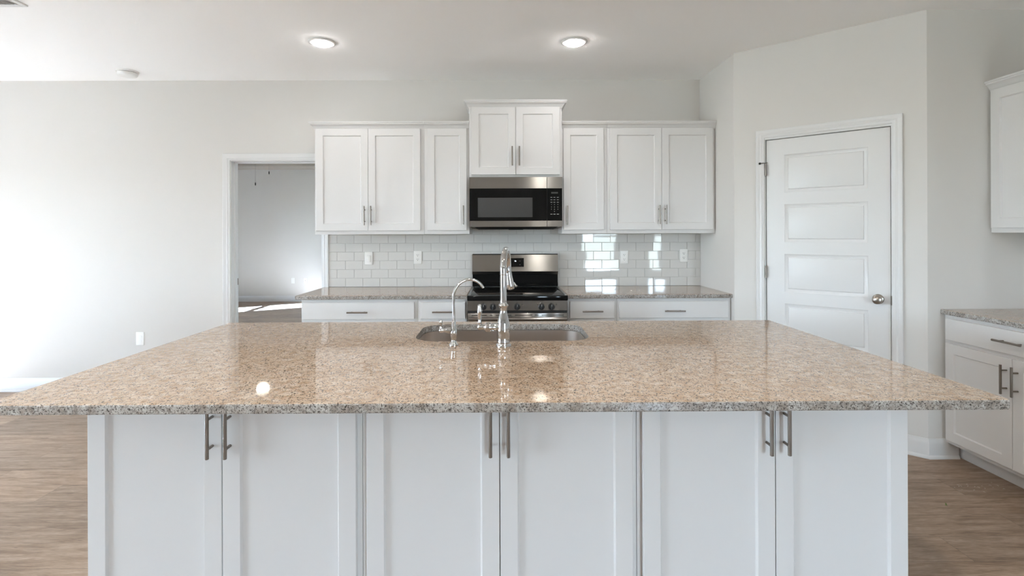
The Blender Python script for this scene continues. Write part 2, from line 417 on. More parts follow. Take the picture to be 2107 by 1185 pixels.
# baseboards
BASE = [(0, 0), (.024, 0), (.024, .008), (.020, .016), (.014, .020), (.014, .088), (.010, .100), (.006, .108), (.004, .118), (0, .118)]
up = lambda u, v, h: (u, v, h)
def baseboard(name, path, label):
    bm = BM(); sweep(bm, path, BASE, up)
    struct(name, bm, 'trim', label, 'baseboard')
baseboard('baseboard_back', [(XL, SL[1]+.08), (XL, YB), (DX0-.068, YB)], 'white baseboard along the living area wall left of the doorway')
q = lambda t: (PX+t*math.cos(PA), PY+t*math.sin(PA))
baseboard('baseboard_pantry', [q(D1+.0655), (NX, NY), (2.792, NY)], 'white baseboard turning the corner right of the pantry door')
baseboard('baseboard_bedroom', [(BXL, 5.0), (BXL, BY), (BXR, BY), (BXR, 5.0)], 'white baseboard along the bedroom walls')

# doorway casing and jamb
CAS = [(0, 0), (0, .010), (.006, .012), (.016, .012), (.022, .015), (.034, .013), (.046, .018), (.060, .019), (.0635, .016), (.0635, 0)]
bm = BM()
path = [(DX0-.005, 0), (DX0-.005, DZ+.005), (DX1+.005, DZ+.005), (DX1+.005, 0)]
sweep(bm, path, [(-o, h) for o, h in CAS], lambda u, v, h: (u, YB-h, v))
sweep(bm, path, [(-o, h) for o, h in CAS], lambda u, v, h: (u, YB+WT+h, v))
for x0, x1, z0, z1 in ((DX0-JB, DX0, 0, DZ+JB), (DX1, DX1+JB, 0, DZ+JB), (DX0, DX1, DZ, DZ+JB)):
    box(bm, x0, x1, YB-.001, YB+WT+.001, z0, z1)
for x0, x1, z0, z1 in ((DX0, DX0+.011, 0, DZ), (DX1-.011, DX1, 0, DZ), (DX0, DX1, DZ-.011, DZ)):
    box(bm, x0, x1, YB+.05, YB+.085, z0, z1)
dw = struct('trim_1', bm, 'trim', 'white casing and jamb of the open doorway to the bedroom', 'door casing')
bm = BM(); box(bm, DX0-.001, DX0+.003, YB+.088, YB+.115, .925, .985)
obj('strike_plate', bm, 'nickel', dw)

# ------------------------------------------------------------------ pantry door
door = thing('door_1', 'white five panel pantry door in the angled wall', 'door', (PX, PY, 0), PA, kind='structure')
bm = BM()
yf = .012
xs = [D0, D0+.118, D1-.118, D1]; zs = [.012]
ph, pg = .272, .085; z = DH-.118-5*ph-4*pg
for k in range(5):
    zs += [z, z+ph]; z += ph+pg
zs.append(DH-.003)
for i in range(3):
    for j in range(len(zs)-1):
        x0, x1, z0, z1 = xs[i], xs[i+1], zs[j], zs[j+1]
        if i == 1 and j % 2 == 1:
            rect_rings(bm, x0, x1, z0, z1, [(0, yf), (.004, yf+.0035), (.018, yf+.008), (.0225, yf+.0085), (.027, yf+.0015), (.029, yf+.001)], False, True)
        else:
            bm.faces.new([bm.verts.new(p) for p in ((x0, yf, z0), (x1, yf, z0), (x1, yf, z1), (x0, yf, z1))])
bmesh.ops.remove_doubles(bm, verts=bm.verts[:], dist=1e-5)
rect_rings(bm, D0, D1, .012, DH-.003, [(0, yf), (0, yf+.035)], False, True)
bmesh.ops.remove_doubles(bm, verts=bm.verts[:], dist=1e-5)
obj('door_slab', bm, 'trim', door, smooth=25)
bm = BM()
a0, a1, az = D0-.010, D1+.010, DH+.016
sweep(bm, [(a0, 0), (a0, az), (a1, az), (a1, 0)], [(-o*.87, h) for o, h in CAS], lambda u, v, h: (u, -h, v))
obj('casing', bm, 'trim', door)
bm = BM()
for x0, x1, z0, z1 in ((D0-.022, D0-.0045, 0, DH+.022), (D1+.0045, D1+.022, 0, DH+.022), (D0-.0045, D1+.0045, DH+.0015, DH+.022)):
    box(bm, x0, x1, -.001, .111, z0, z1)
for x0, x1, z0, z1 in ((D0-.0045, D0+.012, 0, DH), (D1-.012, D1+.0045, 0, DH), (D0, D1, DH-.012, DH+.0015)):
    box(bm, x0, x1, yf+.038, yf+.07, z0, z1)
obj('door_jamb', bm, 'trim', door)
kz = .952; kx = D1-.066
bm = BM(); revolve(bm, [(.001, 0), (.0325, 0), (.0325, .004), (.029, .008), (.018, .011), (.0125, .014), (.0115, .030), (.016, .035), (.0245, .042), (.0275, .052), (.026, .060), (.019, .066), (.008, .069), (.001, .0695)], (kx, yf, kz), (0, -1, 0))
tag(obj('door_knob', bm, 'knob', door), 'satin nickel round knob')
bm = BM(); box(bm, D1+.0005, D1+.0095, -.002, yf+.02, kz-.034, kz+.030, .003)
obj('strike_plate', bm, 'nickel', door)
for k, hz in enumerate((.22, 1.098, 1.846)):
    bm = BM(); cyl(bm, (D0-.0015, -.004, hz-.045), (D0-.0015, -.004, hz+.045), .0068, 14, bev=.001)
    for dz in (-.018, .018): cyl(bm, (D0-.0015, -.004, hz+dz-.0008), (D0-.0015, -.004, hz+dz+.0008), .0062, 12)
    box(bm, D0-.004, D0+.0005, -.002, .03, hz-.044, hz+.044)
    hg = obj('hinge', bm, 'nickel', door)
    if k == 2:
        bm = BM(); tube(bm, [(D0-.0015, -.004, hz+.047), (D0-.012, -.014, hz+.049), (D0-.030, -.026, hz+.047)], .003, 10)
        cyl(bm, (D0+.003, -.006, hz+.048), (D0+.014, -.016, hz+.049), .0025, 10)
        obj('door_stop', bm, 'nickel', hg)
        bm = BM(); cyl(bm, (D0-.030, -.026, hz+.047), (D0-.040, -.020, hz+.046), .008, 14, bev=.002)
        obj('rubber_tip', bm, 'black', hg)

# ------------------------------------------------------------------ cabinets
def shaker(bm, x0, x1, z0, z1, y, st=.057, t=.019):
    rect_rings(bm, x0, x1, z0, z1, [(0, y), (0, y-t+.0015), (.0015, y-t), (st, y-t), (st+.0055, y-t+.0090)], True, True)
def slabfront(bm, x0, x1, z0, z1, y, t=.019):
    rect_rings(bm, x0, x1, z0, z1, [(0, y), (0, y-t+.002), (.002, y-t)], True, True)
def bar_pull(bm, c, vertical, L=.158, cc=.096, proj=.034, r=.006):
    x, y, z = c; yb = y-proj
    if vertical:
        cyl(bm, (x, yb, z-L/2), (x, yb, z+L/2), r, 16, bev=.0012)
        for s in (-1, 1): cyl(bm, (x, y, z+s*cc/2), (x, yb, z+s*cc/2), .0045, 12)
    else:
        cyl(bm, (x-L/2, yb, z), (x+L/2, yb, z), r, 16, bev=.0012)
        for s in (-1, 1): cyl(bm, (x+s*cc/2, y, z), (x+s*cc/2, yb, z), .0038, 12)
CROWN = [(0, 0), (.004, 0), (.004, .008), (.010, .012), (.014, .022), (.024, .034), (.034, .040), (.034, .048), (.040, .050), (.040, .060), (0, .060)]
def cabinet(name, label, loc, w, d, z0, z1, fronts, rotz=0, group=None, toe=False, crown=None, hollow=False, side_reveal=None):
    """loc: middle of the face frame at floor level; the front faces local -y"""
    r = thing(name, label, 'cabinet', loc, rotz, group)
    h = w/2 - .0006
    bm = BM()
    if hollow:
        t = .018
        box(bm, -h, -h+t, .019, d, z0, z1); box(bm, h-t, h, .019, d, z0, z1); box(bm, -h+t, h-t, .019, d, z0, z0+t); box(bm, -h+t, h-t, d-t, d, z0+t, z1)
    else: box(bm, -h, h, .019, d, z0, z1, .001)
    if toe: box(bm, -h, h, .09, d-.001, .001, z0)
    obj('carcass', bm, 'cab', r)
    bm = BM()
    if hollow:
        for x0, x1, a, b in ((-h, -h+.04, z0, z1), (h-.04, h, z0, z1), (-h+.04, h-.04, z0, z0+.04), (-h+.04, h-.04, z1-.03, z1)): box(bm, x0, x1, 0, .019, a, b)
    else: box(bm, -h, h, 0, .019, z0, z1, .0012)
    obj('face_frame', bm, 'cab', r)
    for kind, x0, x1, a, b, hd in fronts:
        bm = BM(); (shaker if kind == 'door' else slabfront)(bm, x0, x1, a, b, -.0008)
        f = obj(kind, bm, 'cab', r)
        if hd:
            bm = BM(); bar_pull(bm, (hd[0], -.0198, hd[1]), kind == 'door'); obj('handle', bm, 'nickel', f)
    if crown:
        zc, l, rr, yb = crown
        bm = BM(); path = []
        if l: path.append((-h, yb))
        path += [(-h, 0), (h, 0)]
        if rr: path.append((h, yb))
        # travel left to right with the room on the right-hand side
        sweep(bm, path, [(o+.0005, k) for o, k in CROWN], lambda u, v, k: (u, v, zc+k))
        obj('crown', bm, 'cab', r)
    return r
gi, gb, gu = 'island cabinets facing the room', 'base cabinets under the back counter', 'wall cabinets over the back counter'
# island, room side: three two-door cabinets
IY = 1.722
s_ = .057
for i, (cx, lab) in enumerate(((-.9245, 'white island cabinet at the end by the bare living area wall, two doors'), (-.0105+.0000, 'white island cabinet in the middle, straight in front of the chrome faucet'), (.9035, 'white island cabinet at the end nearest the pantry door, two doors'))):
    fr = [('door', -.440, -.0015, .125, .862, (-.030, .744)), ('door', .0015, .440, .125, .862, (.028, .744))]
    cabinet('island_cabinet', lab, (cx+.0015, IY, 0), .9135, .388, .10, .883, fr, 0, gi, toe=True)
# island, range side
for cx, hol, lab in ((-.9245, False, 'white island cabinet on the range side, end by the doorway'), (-.0105, True, 'white island cabinet under the sink'), (.9035, False, 'white island cabinet on the range side, end by the pantry door')):
    fr = [('door', -.440, -.0015, .125, .70, (-.030, .60)), ('door', .0015, .440, .125, .70, (.030, .60)), ('drawer', -.440, .440, .73, .86, None if hol else (0, .795))]
    cabinet('island_cabinet', lab, (cx+.0015, 2.728, 0), .9135, .610, .10, .883, fr, PI, 'island cabinets facing the range', toe=True, hollow=hol)
# base cabinets on the back wall
BFY = 3.985
def base_fronts(w, doors, l=.012, r=.012):
    a, b = -w/2+l, w/2-r; m = (a+b)/2
    out = [('drawer', a, b, .730, .859, (m, .7865))]
    if doors == 2: out += [('door', a, m-.0015, .125, .71, (m-.030, .60)), ('door', m+.0015, b, .125, .71, (m+.030, .60))]
    else: out += [('door', a, b, .125, .71, ((b-.03) if doors == 1 else (a+.03), .60))]
    return out
for x0, x1, dn, l, r, lab in ((-1.545, -.648, 2, .012, .026, 'wide white base cabinet at the doorway end of the back counter'),
                        (-.648, -.268, 1, .024, .014, 'narrow white base cabinet left of the range'),
                        (.508, .890, -1, .016, .024, 'narrow white base cabinet right of the range'),
                        (.890, 1.772, 2, .016, .026, 'wide white base cabinet at the pantry end of the back counter')):
    cabinet('base_cabinet', lab, ((x0+x1)/2, BFY, 0), x1-x0, .610, .10, .883, base_fronts(x1-x0, dn, l, r), 0, gb, toe=True)
# wall cabinets
UFY = 4.27; UZ0, UZ1 = 1.381, 2.262
def upper(x0, x1, doors, lab, l, r, cl, cr):
    w_ = x1-x0; a, b = -w_/2+l, w_/2-r; m = (a+b)/2; zb, zt = 1.412, 2.252
    if doors == 2: fr = [('door', a, m-.0012, zb, zt, (m-.027, 1.535)), ('door', m+.0012, b, zb, zt, (m+.027, 1.535))]
    else: fr = [('door', a, b, zb, zt, (b-.026, 1.537) if doors == 1 else (a+.028, 1.533))]
    cabinet('wall_cabinet', lab, ((x0+x1)/2, UFY, 0), w_, .325, UZ0, UZ1, fr, 0, gu, crown=(2.246, cl, cr, .325))
upper(-1.540, -.638, 2, 'wide white two door wall cabinet next to the doorway', .014, .030, True, False)
upper(-.638, -.265, 1, 'narrow white one door wall cabinet left of the microwave', .028, .022, False, False)
upper(.500, .874, -1, 'narrow white one door wall cabinet right of the microwave', .012, .028, False, False)
upper(.874, 1.7735, 2, 'wide white two door wall cabinet against the pantry side wall', .024, .022, False, False)
fr = [('door', -.361, -.0015, 1.866, 2.420, (-.029, 2.015)), ('door', .0015, .361, 1.866, 2.420, (.029, 2.015))]
cabinet('wall_cabinet', 'raised white two door wall cabinet above the microwave', (.1175, 4.237, 0), .7635, .358, 1.847, 2.432, fr, 0, gu, crown=(2.414, True, True, .358))
# cabinets along the right wall (front faces the island)
RFX = 2.720
for k, (y1, w_, lab) in enumerate(((NY-.001, .872, 'white base cabinet on the right wall, in the corner by the pantry'), (NY-.874, .70, 'white base cabinet on the right wall, farther from the pantry'))):
    a, b = -w_/2+.024, w_/2-.020
    fr = [('drawer', a, b, .733, .862, (0, .800)), ('door', a, -.0015, .125, .712, (-.030, .598)), ('door', .0015, b, .125, .712, (.030, .598))]
    cabinet('side_base_cabinet', lab, (RFX, y1-w_/2, 0), w_, .608, .10, .883, fr, -PI/2, 'base cabinets on the right wall', toe=True)
for k, (y1, w_, lab) in enumerate(((NY-.001, .872, 'white wall cabinet on the right wall, in the corner by the pantry'), (NY-.874, .70, 'white wall cabinet on the right wall, farther from the pantry'))):
    a, b = -w_/2+.018, w_/2-.018
    fr = [('door', a, -.0015, 1.410, 2.248, (-.028, 1.535)), ('door', .0015, b, 1.410, 2.248, (.028, 1.535))]
    cabinet('side_wall_cabinet', lab, (3.008, y1-w_/2, 0), w_, .319, 1.381, 2.262, fr, -PI/2, 'wall cabinets on the right wall', crown=(2.246, False, False, .3))

# ------------------------------------------------------------------ countertops
def slab(bm, x0, x1, y0, y1, z0, z1, r=.005, cr_=.004, hole=None, hr=.1):
    prof = [(r, z0)] + [(r-r*math.sin(a), z0+r-r*math.cos(a)) for a in (PI/4, PI/2)] + [(r-r*math.cos(a), z1-r+r*math.sin(a)) for a in (0, PI/4, PI/2)]
    n = 4
    R = [[(px, py, zz) for px, py in rrect(x0+i, x1-i, y0+i, y1-i, max(cr_-i, .0008), n)] for i, zz in prof]
    vr = ring_faces(bm, R)
    for ends, zz in ((vr[0], z0), (vr[-1], z1)):
        loops = [ends]
        if hole:
            hi = [bm.verts.new((px, py, zz)) for px, py in rrect(*hole, hr, 10)]
            if zz == z0: hb = hi
            else: ht = hi
            loops.append(hi)
        es = []
        for L in loops:
            for i in range(len(L)):
                e = bm.edges.get((L[i], L[(i+1) % len(L)])) or bm.edges.new((L[i], L[(i+1) % len(L)])); es.append(e)
        bmesh.ops.triangle_fill(bm, use_beauty=True, use_dissolve=False, edges=es)
    if hole:
        m = len(hb)
        for i in range(m): bm.faces.new((hb[i], hb[(i+1) % m], ht[(i+1) % m], ht[i]))
HOLE = (-.397, .400, 2.276, 2.694)
bm = BM(); slab(bm, -1.470, 1.448, 1.455, 2.784, .884, .914, .005, .012, HOLE, .11)
tag(obj('island_countertop', bm, ['granite', 'granite_edge'], smooth=15, edge=True), 'large beige speckled granite slab on the island, holding the sink and faucets', 'countertop')
gc = 'granite counters along the walls'
bm = BM(); slab(bm, -1.582, -.264, 3.948, 4.588, .884, .914)
tag(obj('countertop', bm, ['granite', 'granite_edge'], smooth=15, edge=True), 'speckled granite counter left of the range, reaching to the doorway', 'countertop', gc)
bm = BM(); slab(bm, .500, 1.7742, 3.948, 4.588, .884, .914)
tag(obj('countertop', bm, ['granite', 'granite_edge'], smooth=15, edge=True), 'speckled granite counter right of the range, ending at the pantry side wall', 'countertop', gc)
bm = BM(); slab(bm, 2.692, 3.3312, 1.54, NY-.0008, .884, .914)
tag(obj('countertop', bm, ['granite', 'granite_edge'], smooth=15, edge=True), 'speckled granite counter on the right wall cabinets', 'countertop', gc)

# ------------------------------------------------------------------ subway tile backsplash
bm = BM()
TP, TH, TG = .1520, .0772, .0022
x0, x1, z0, z1 = -1.538, 1.7742, .9155, 1.4365
box(bm, x0, x1, YB-.006, YB-.0004, z0, z1)
for f in bm.faces: f.material_index = 1
row = 0; z = z0
while z < z1-.004:
    zt = min(z+TH-TG, z1)
    if row < 6: spans = [(x0, x1)]
    else: spans = [(-.262, .498)]
    for sa, sb in spans:
        x = x0 - (TP/2 if row % 2 else 0)
        while x < sb:
            a, b = max(x, sa), min(x+TP-TG, sb)
            if b-a > .012:
                t = BM(); e = .0016
                ax, az, dy = random.gauss(0, .0036), random.gauss(0, .0036), random.uniform(-.0003, .0003)
                rect_rings(t, a, b, z, zt, [(0, YB-.005), (0, YB-.0085), (e*.4, YB-.0096), (e, YB-.0100)], False, True)
                c = Vector(((a+b)/2, YB-.009, (z+zt)/2))
                t.transform(Matrix.Translation(c+Vector((0, dy, 0))) @ Matrix.Rotation(ax, 4, 'X') @ Matrix.Rotation(az, 4, 'Z') @ Matrix.Translation(-c))
                vm = {v: bm.verts.new(v.co) for v in t.verts}
                for f in t.faces: bm.faces.new([vm[v] for v in f.verts])
                t.free()
            x += TP
    z += TH; row += 1
# above row six the grout bed only fills between the wall cabinets
tag(obj('tile_backsplash', bm, ['tile', 'grout'], smooth=8), 'glossy pale subway tile backsplash between the back counter and wall cabinets', 'backsplash')

# ------------------------------------------------------------------ outlets and plates
def outlet(loc, label, rotz=0, group='duplex outlets in the tile backsplash', slots=True):
    r = thing('wall_outlet', label, 'outlet', loc, rotz, group)
    bm = BM(); rect_rings(bm, -.035, .035, -.0575, .0575, [(0, 0), (0, -.0035), (.002, -.0055), (.004, -.006)]); obj('cover_plate', bm, 'plate', r)
    for zc in (.0195, -.0195):
        bm = BM()
        pts = [(.0165*math.cos(2*PI*k/24), max(-.0125, min(.0125, .0165*math.sin(2*PI*k/24)))) for k in range(24)]
        ring_faces(bm, [[(px, -.0058, zc+pz) for px, pz in pts], [(px*.97, -.0072, zc+pz*.97) for px, pz in pts]], True, False, True)
        so = obj('socket', bm, 'plate', r)
        bm = BM()
        box(bm, -.0078, -.0052, -.0078, -.0070, zc-.0005, zc+.0085); box(bm, .0052, .0074, -.0078, -.0070, zc+.0005, zc+.0080)
        cyl(bm, (0, -.0070, zc-.0065), (0, -.0078, zc-.0065), .0028, 12)
        tag(obj('socket_slots', bm, 'plate_dark' if slots else 'plate', so), 'dark slots')
    bm = BM(); cyl(bm, (0, -.0058, 0), (0, -.0068, 0), .0025, 12); obj('screw', bm, 'plate', r)
TY = YB-.0106
outlet((-.7455, TY, 1.174), 'white duplex outlet in the tile left of the range')
outlet((1.0915, TY, 1.169), 'white duplex outlet in the tile right of the range, the one nearer to it')
outlet((1.6230, TY, 1.181), 'white duplex outlet in the tile close to the pantry side wall')
outlet((-3.212, YB-.0004, .462), 'white duplex outlet low on the bare living area wall', 0, 'low wall plates', False)
r = thing('light_switch', 'white rocker switch in the tile beside the doorway', 'light switch', (-1.180, TY, 1.168))
bm = BM(); rect_rings(bm, -.035, .035, -.0575, .0575, [(0, 0), (0, -.0065), (.002, -.009), (.004, -.0095)]); obj('cover_plate', bm, 'plate', r)
bm = BM(); rect_rings(bm, -.0165, .0165, -.033, .026, [(0, -.009), (.0005, -.0145), (.002, -.0155)]); obj('rocker', bm, 'plate', r)
outlet((-4.26, BY-.0004, .425), 'white blank faced outlet on the bedroom wall, nearer the doorway casing', 0, 'bedroom wall plates', False)
r = thing('cable_plate', 'white cable jack plate on the bedroom wall beside an outlet', 'wall plate', (-4.005, BY-.0004, .425), 0, 'bedroom wall plates')
bm = BM(); rect_rings(bm, -.035, .035, -.0575, .0575, [(0, 0), (0, -.0035), (.002, -.0055), (.004, -.006)]); obj('cover_plate', bm, 'plate', r)
bm = BM(); cyl(bm, (0, -.0058, 0), (0, -.016, 0), .006, 14, bev=.001); obj('jack', bm, 'steel_dark', r)

# ------------------------------------------------------------------ range
RX, RYB = .118, 4.586
rg = thing('kitchen_range', 'stainless electric range with black glass cooktop between the back counters', 'range', (RX, RYB, 0))
hw = .3785; Y = lambda y: y-RYB
bm = BM(); box(bm, -hw+.004, hw-.004, Y(3.915), -.001, .06, .880, .002)
for sx_ in (-1, 1):
    for yy in (Y(3.98), Y(4.52)): cyl(bm, (sx_*.32, yy, .001), (sx_*.32, yy, .062), .016, 14)
obj('oven_body', bm, 'steel_dark', rg)
bm = BM(); box(bm, -hw, hw, Y(3.866), Y(4.505), .882, .9185, .003, 2); obj('cooktop', bm, 'black_glass', rg)
for sx_ in (-1, 1):
    bm = BM(); a, b = sorted((sx_*(hw-.004), sx_*(hw-.024))); box(bm, a, b, Y(3.885), Y(4.50), .9180, .9210, .0012)
    obj('side_trim', bm, 'steel_dark', rg)
# burner rings printed on the glass
for px, py, rr in ((-.18, 4.03, .105), (.18, 4.03, .115), (-.18, 4.33, .08), (.18, 4.33, .08), (0, 4.36, .05)):
    bm = BM()
    n = 48
    ring_faces(bm, [[((px+q*math.cos(2*PI*k/n)), Y(py)+q*math.sin(2*PI*k/n), .9188) for k in range(n)] for q in (rr, rr+.0018)])
    obj('burner_ring', bm, 'mw_window', rg)
# backguard
bm = BM()
prof = [(Y(4.515), 1.052), (Y(4.535), 1.196), (Y(4.540), 1.1995), (Y(4.578), 1.1995), (Y(4.578), 1.052)]
ring_faces(bm, [[(x, a, b) for a, b in prof] for x in (-hw+.002, hw-.002)], True, True, True)
obj('control_backguard', bm, 'steel', rg)
bm = BM()
prof = [(Y(4.515), 1.0515), (Y(4.532), 1.024), (Y(4.578), 1.024), (Y(4.578), 1.0515)]
ring_faces(bm, [[(x, a, b) for a, b in prof] for x in (-hw+.002, hw-.002)], True, True, True)
obj('backguard_lip', bm, 'steel_dark', rg)
bm = BM(); box(bm, -hw+.003, hw-.003, Y(4.536), Y(4.5785), 1.1998, 1.2035, .001); obj('top_cap', bm, 'black', rg)
bm = BM(); box(bm, -hw+.004, hw-.004, Y(4.535), Y(4.578), .9195, 1.0235, .001)
box(bm, -hw+.004, hw-.004, Y(4.522), Y(4.534), .9195, .955, .003)
obj('rear_panel', bm, 'black_glass', rg)
# display, leaning with the backguard
tilt = math.atan2(.020, .144)
bm = BM(); box(bm, -.0765, .0765, -.0018, .002, -.0385, .0385, .0008)
BGm = Matrix.Translation((0, Y(4.515)+(1.129-1.052)*math.tan(tilt), 1.129)) @ Matrix.Rotation(-tilt, 4, 'X')
bm.transform(BGm); dp = obj('display', bm, 'black_glass', rg)
bm = text('clock', '16', .017, (.001, -.0021, .0125), 'digits', dp); bm.transform(BGm); tag(obj('clock_digits', bm, 'digits', dp, smooth=0), 'lit pale digits')
for px, pz in ((-.066, .012), (-.066, -.020), (.042, .012), (.042, -.020), (-.044, .012), (-.04, -.02)):
    bm = BM(); box(bm, px-.003, px+.003, -.0021, -.0018, pz-.0008, pz+.0008)
    bm.transform(BGm); obj('touch_legend', bm, 'legend', dp, smooth=0)
# front control panel and knobs
bm = BM(); box(bm, -hw+.001, hw-.001, Y(3.884), Y(3.914), .803, .8808, .002); obj('control_panel', bm, 'steel', rg)
for k, px in enumerate((-.257, -.185, -.003, .180, .256)):
    bm = BM(); o = (px, Y(3.884), .8335)
    revolve(bm, [(.001, 0), (.0245, 0), (.0245, .004), (.0225, .006), (.0215, .020), (.019, .023), (.001, .024)], o, (0, -1, 0), 24)
    box(bm, px-.0045, px+.0045, Y(3.884)-.033, Y(3.884)-.018, .8335-.019, .8335+.0225, .002)
    kn = obj('knob', bm, 'black', rg)
    bm = BM(); box(bm, px-.0009, px+.0009, Y(3.884)-.0336, Y(3.884)-.0328, .8335+.004, .8335+.019); obj('pointer', bm, 'legend', kn)
bm = BM()
for px in (-.299, -.153, .036, .146, .292):
    n = 20
    for q0, q1 in ((.0042, .0054),):
        ring_faces(bm, [[(px+q*math.cos(2*PI*k/n), Y(3.8838), .850+q*math.sin(2*PI*k/n)) for k in range(n)] for q in (q0, q1)])
    ring_faces(bm, [[(px+.002+q*math.cos(2*PI*k/n), Y(3.8838), .8485+q*math.sin(2*PI*k/n)) for k in range(n)] for q in (.0004, .0013)])
obj('burner_icons', bm, 'black', rg, smooth=0)
bm = BM(); box(bm, -hw+.004, hw-.004, Y(3.893), Y(3.914), .7865, .8028); obj('gap_strip', bm, 'black', rg)
bm = BM(); box(bm, -hw+.003, hw-.003, Y(3.880), Y(3.913), .215, .786, .004, 2); dr = obj('oven_door', bm, 'steel', rg)
bm = BM()
for a, b in ((-.352, -.236), (-.212, -.192), (-.168, -.048), (-.020, .110), (.130, .160), (.184, .352)): box(bm, a*.985, b*.985, Y(3.8793), Y(3.8815), .7675, .7725)
obj('vent_slots', bm, 'black', dr)
bm = BM(); tube(bm, [(-.366, Y(3.834), .748), (.366, Y(3.834), .748)], .0155, 18)
for sx_ in (-1, 1): box(bm, sx_*.34-.012, sx_*.34+.012, Y(3.836), Y(3.881), .738, .758, .003)
obj('handle', bm, 'steel', dr)
bm = BM(); rect_rings(bm, -.27, .27, .33, .66, [(0, Y(3.8795)), (.004, Y(3.8785))]); obj('oven_window', bm, 'black_glass', dr)
bm = BM(); box(bm, -hw+.003, hw-.003, Y(3.884), Y(3.913), .065, .208, .004, 2); obj('drawer', bm, 'steel', rg)

# ------------------------------------------------------------------ microwave
mw = thing('microwave', 'stainless and black microwave mounted above the range', 'microwave', (.1175, 4.586, 1.437))
Z = lambda z: z-1.437; Y = lambda y: y-4.586
hw = .3775; xs_ = .2535
bm = BM(); box(bm, -hw, hw, Y(4.232), -.001, Z(1.440), Z(1.8445), .002); obj('housing', bm, 'steel_dark', mw)
bm = BM(); box(bm, -hw, xs_-.0012, Y(4.200), Y(4.231), Z(1.439), Z(1.843), .002); dr = obj('door', bm, 'black_glass', mw)
bm = BM(); box(bm, xs_+.0012, hw, Y(4.200), Y(4.231), Z(1.439), Z(1.843), .002); cp = obj('control_panel', bm, 'black_glass', mw)
for nm, za, zb in (('top_band', 1.7505, 1.8440), ('bottom_band', 1.4385, 1.4880)):
    bm = BM(); box(bm, -hw-.0005, xs_-.001, Y(4.1965), Y(4.2002), Z(za), Z(zb), .0012); obj(nm, bm, 'steel', dr)
    bm = BM(); box(bm, xs_+.001, hw+.0005, Y(4.1965), Y(4.2002), Z(za), Z(zb), .0012); obj(nm, bm, 'steel', cp)
bm = BM(); rect_rings(bm, -.310, .135, Z(1.517), Z(1.676), [(0, Y(4.1998)), (.002, Y(4.1990))]); obj('window', bm, 'mw_window', dr)
bm = BM()
cx = [.289, .3135, .3415]
for j, zr in enumerate((1.6775, 1.658, 1.638)):
    for k, c in enumerate(cx): box(bm, c-.0075, c+.0075, Y(4.1992), Y(4.1999), Z(zr)-.0011, Z(zr)+.0011)
for k, c in enumerate(cx): box(bm, c-.0085, c+.0085, Y(4.1992), Y(4.1999), Z(1.5405)-.0016, Z(1.5405)+.0016)
obj('function_legends', bm, 'legend', cp, smooth=0)
for s_k, c, zr in (('1', 0, 1.619), ('2', 1, 1.619), ('3', 2, 1.619), ('4', 0, 1.599), ('5', 1, 1.599), ('6', 2, 1.599), ('7', 0, 1.580), ('8', 1, 1.580), ('9', 2, 1.580), ('0', 1, 1.562)):
    bm = text('key', s_k, .0095, (cx[c], Y(4.1996), Z(zr)), 'legend', cp); obj('key_number', bm, 'legend', cp, smooth=0)
bm = BM(); box(bm, .288, .343, Y(4.1994), Y(4.2002), Z(1.708), Z(1.722)); obj('clock_window', bm, 'mw_window', cp)
bm = BM()
ring_faces(bm, [[(-.345, Y(4.215), 0), (.345, Y(4.215), 0), (.345, -.03, 0), (-.345, -.03, 0)], [(-.30, Y(4.245), -.019), (.30, Y(4.245), -.019), (.30, -.06, -.019), (-.30, -.06, -.019)]], True, True, True)
box(bm, -.06, .06, Y(4.24), Y(4.30), -.023, -.018, .001)
obj('vent_base', bm, 'black', mw)
for sx_ in (-1, 1):
    bm = BM(); tube(bm, [(sx_*.372, Y(4.22), .001), (sx_*.345, Y(4.235), -.008), (sx_*.30, Y(4.25), -.018)], .004, 8); obj('grease_tab', bm, 'steel_dark', mw)

# ------------------------------------------------------------------ sink
snk = thing('kitchen_sink', 'stainless steel undermount sink set in the island granite', 'sink', (0, 0, .883))
bm = BM(); hx0, hx1, hy0, hy1 = HOLE
L = [(-.012, -.0005, .11), (.002, -.0005, .11), (.002, -.010, .11), (.004, -.165, .108), (.010, -.190, .100), (.026, -.206, .085), (.060, -.214, .06), (.150, -.217, .03)]
R = [[(px, py, zz) for px, py in rrect(hx0+i, hx1-i, hy0+i, hy1-i, rr, 10)] for i, zz, rr in L]
ring_faces(bm, R, True, False, True)
obj('bowl', bm, 'sink', snk, smooth=60)
bm = BM(); revolve(bm, [(.001, .0005), (.044, .0005), (.045, .0025), (.040, .003), (.034, -.001), (.001, -.0015)], (0, 2.485, -.2165)); obj('drain', bm, 'chrome', snk)

# ------------------------------------------------------------------ main faucet
fx, fy = .0065, 2.178
fc = thing('kitchen_faucet', 'tall chrome pull down faucet with a side lever behind the sink', 'faucet', (fx, fy, .914))
bm = BM()
revolve(bm, [(.001, 0), (.0325, 0), (.0330, .003), (.0320, .007), (.0290, .010), (.0275, .013), (.0285, .016), (.0280, .020), (.0262, .026), (.0274, .042), (.0282, .062), (.0272, .085), (.0242, .103), (.0202, .122), (.0164, .138), (.0146, .148), (.0144, .154), (.0158, .158), (.0156, .162), (.0180, .166), (.0212, .171), (.0208, .175), (.0170, .177), (.0145, .182), (.0140, .186), (.001, .186)])
obj('body', bm, 'chrome', fc, smooth=60)
bm = BM()
ang = math.radians(7.6); ux, uy = math.sin(ang), math.cos(ang); RA = .085; zt = .318
pts = [(0, 0, .180), (0, 0, .22), (0, 0, .26), (0, 0, zt)]
for k in range(1, 25):
    a = PI - PI*1.02*k/24; s = RA + RA*math.cos(a); pts.append((s*ux, s*uy, zt+RA*math.sin(a)))
tube(bm, pts, .0138, 20)
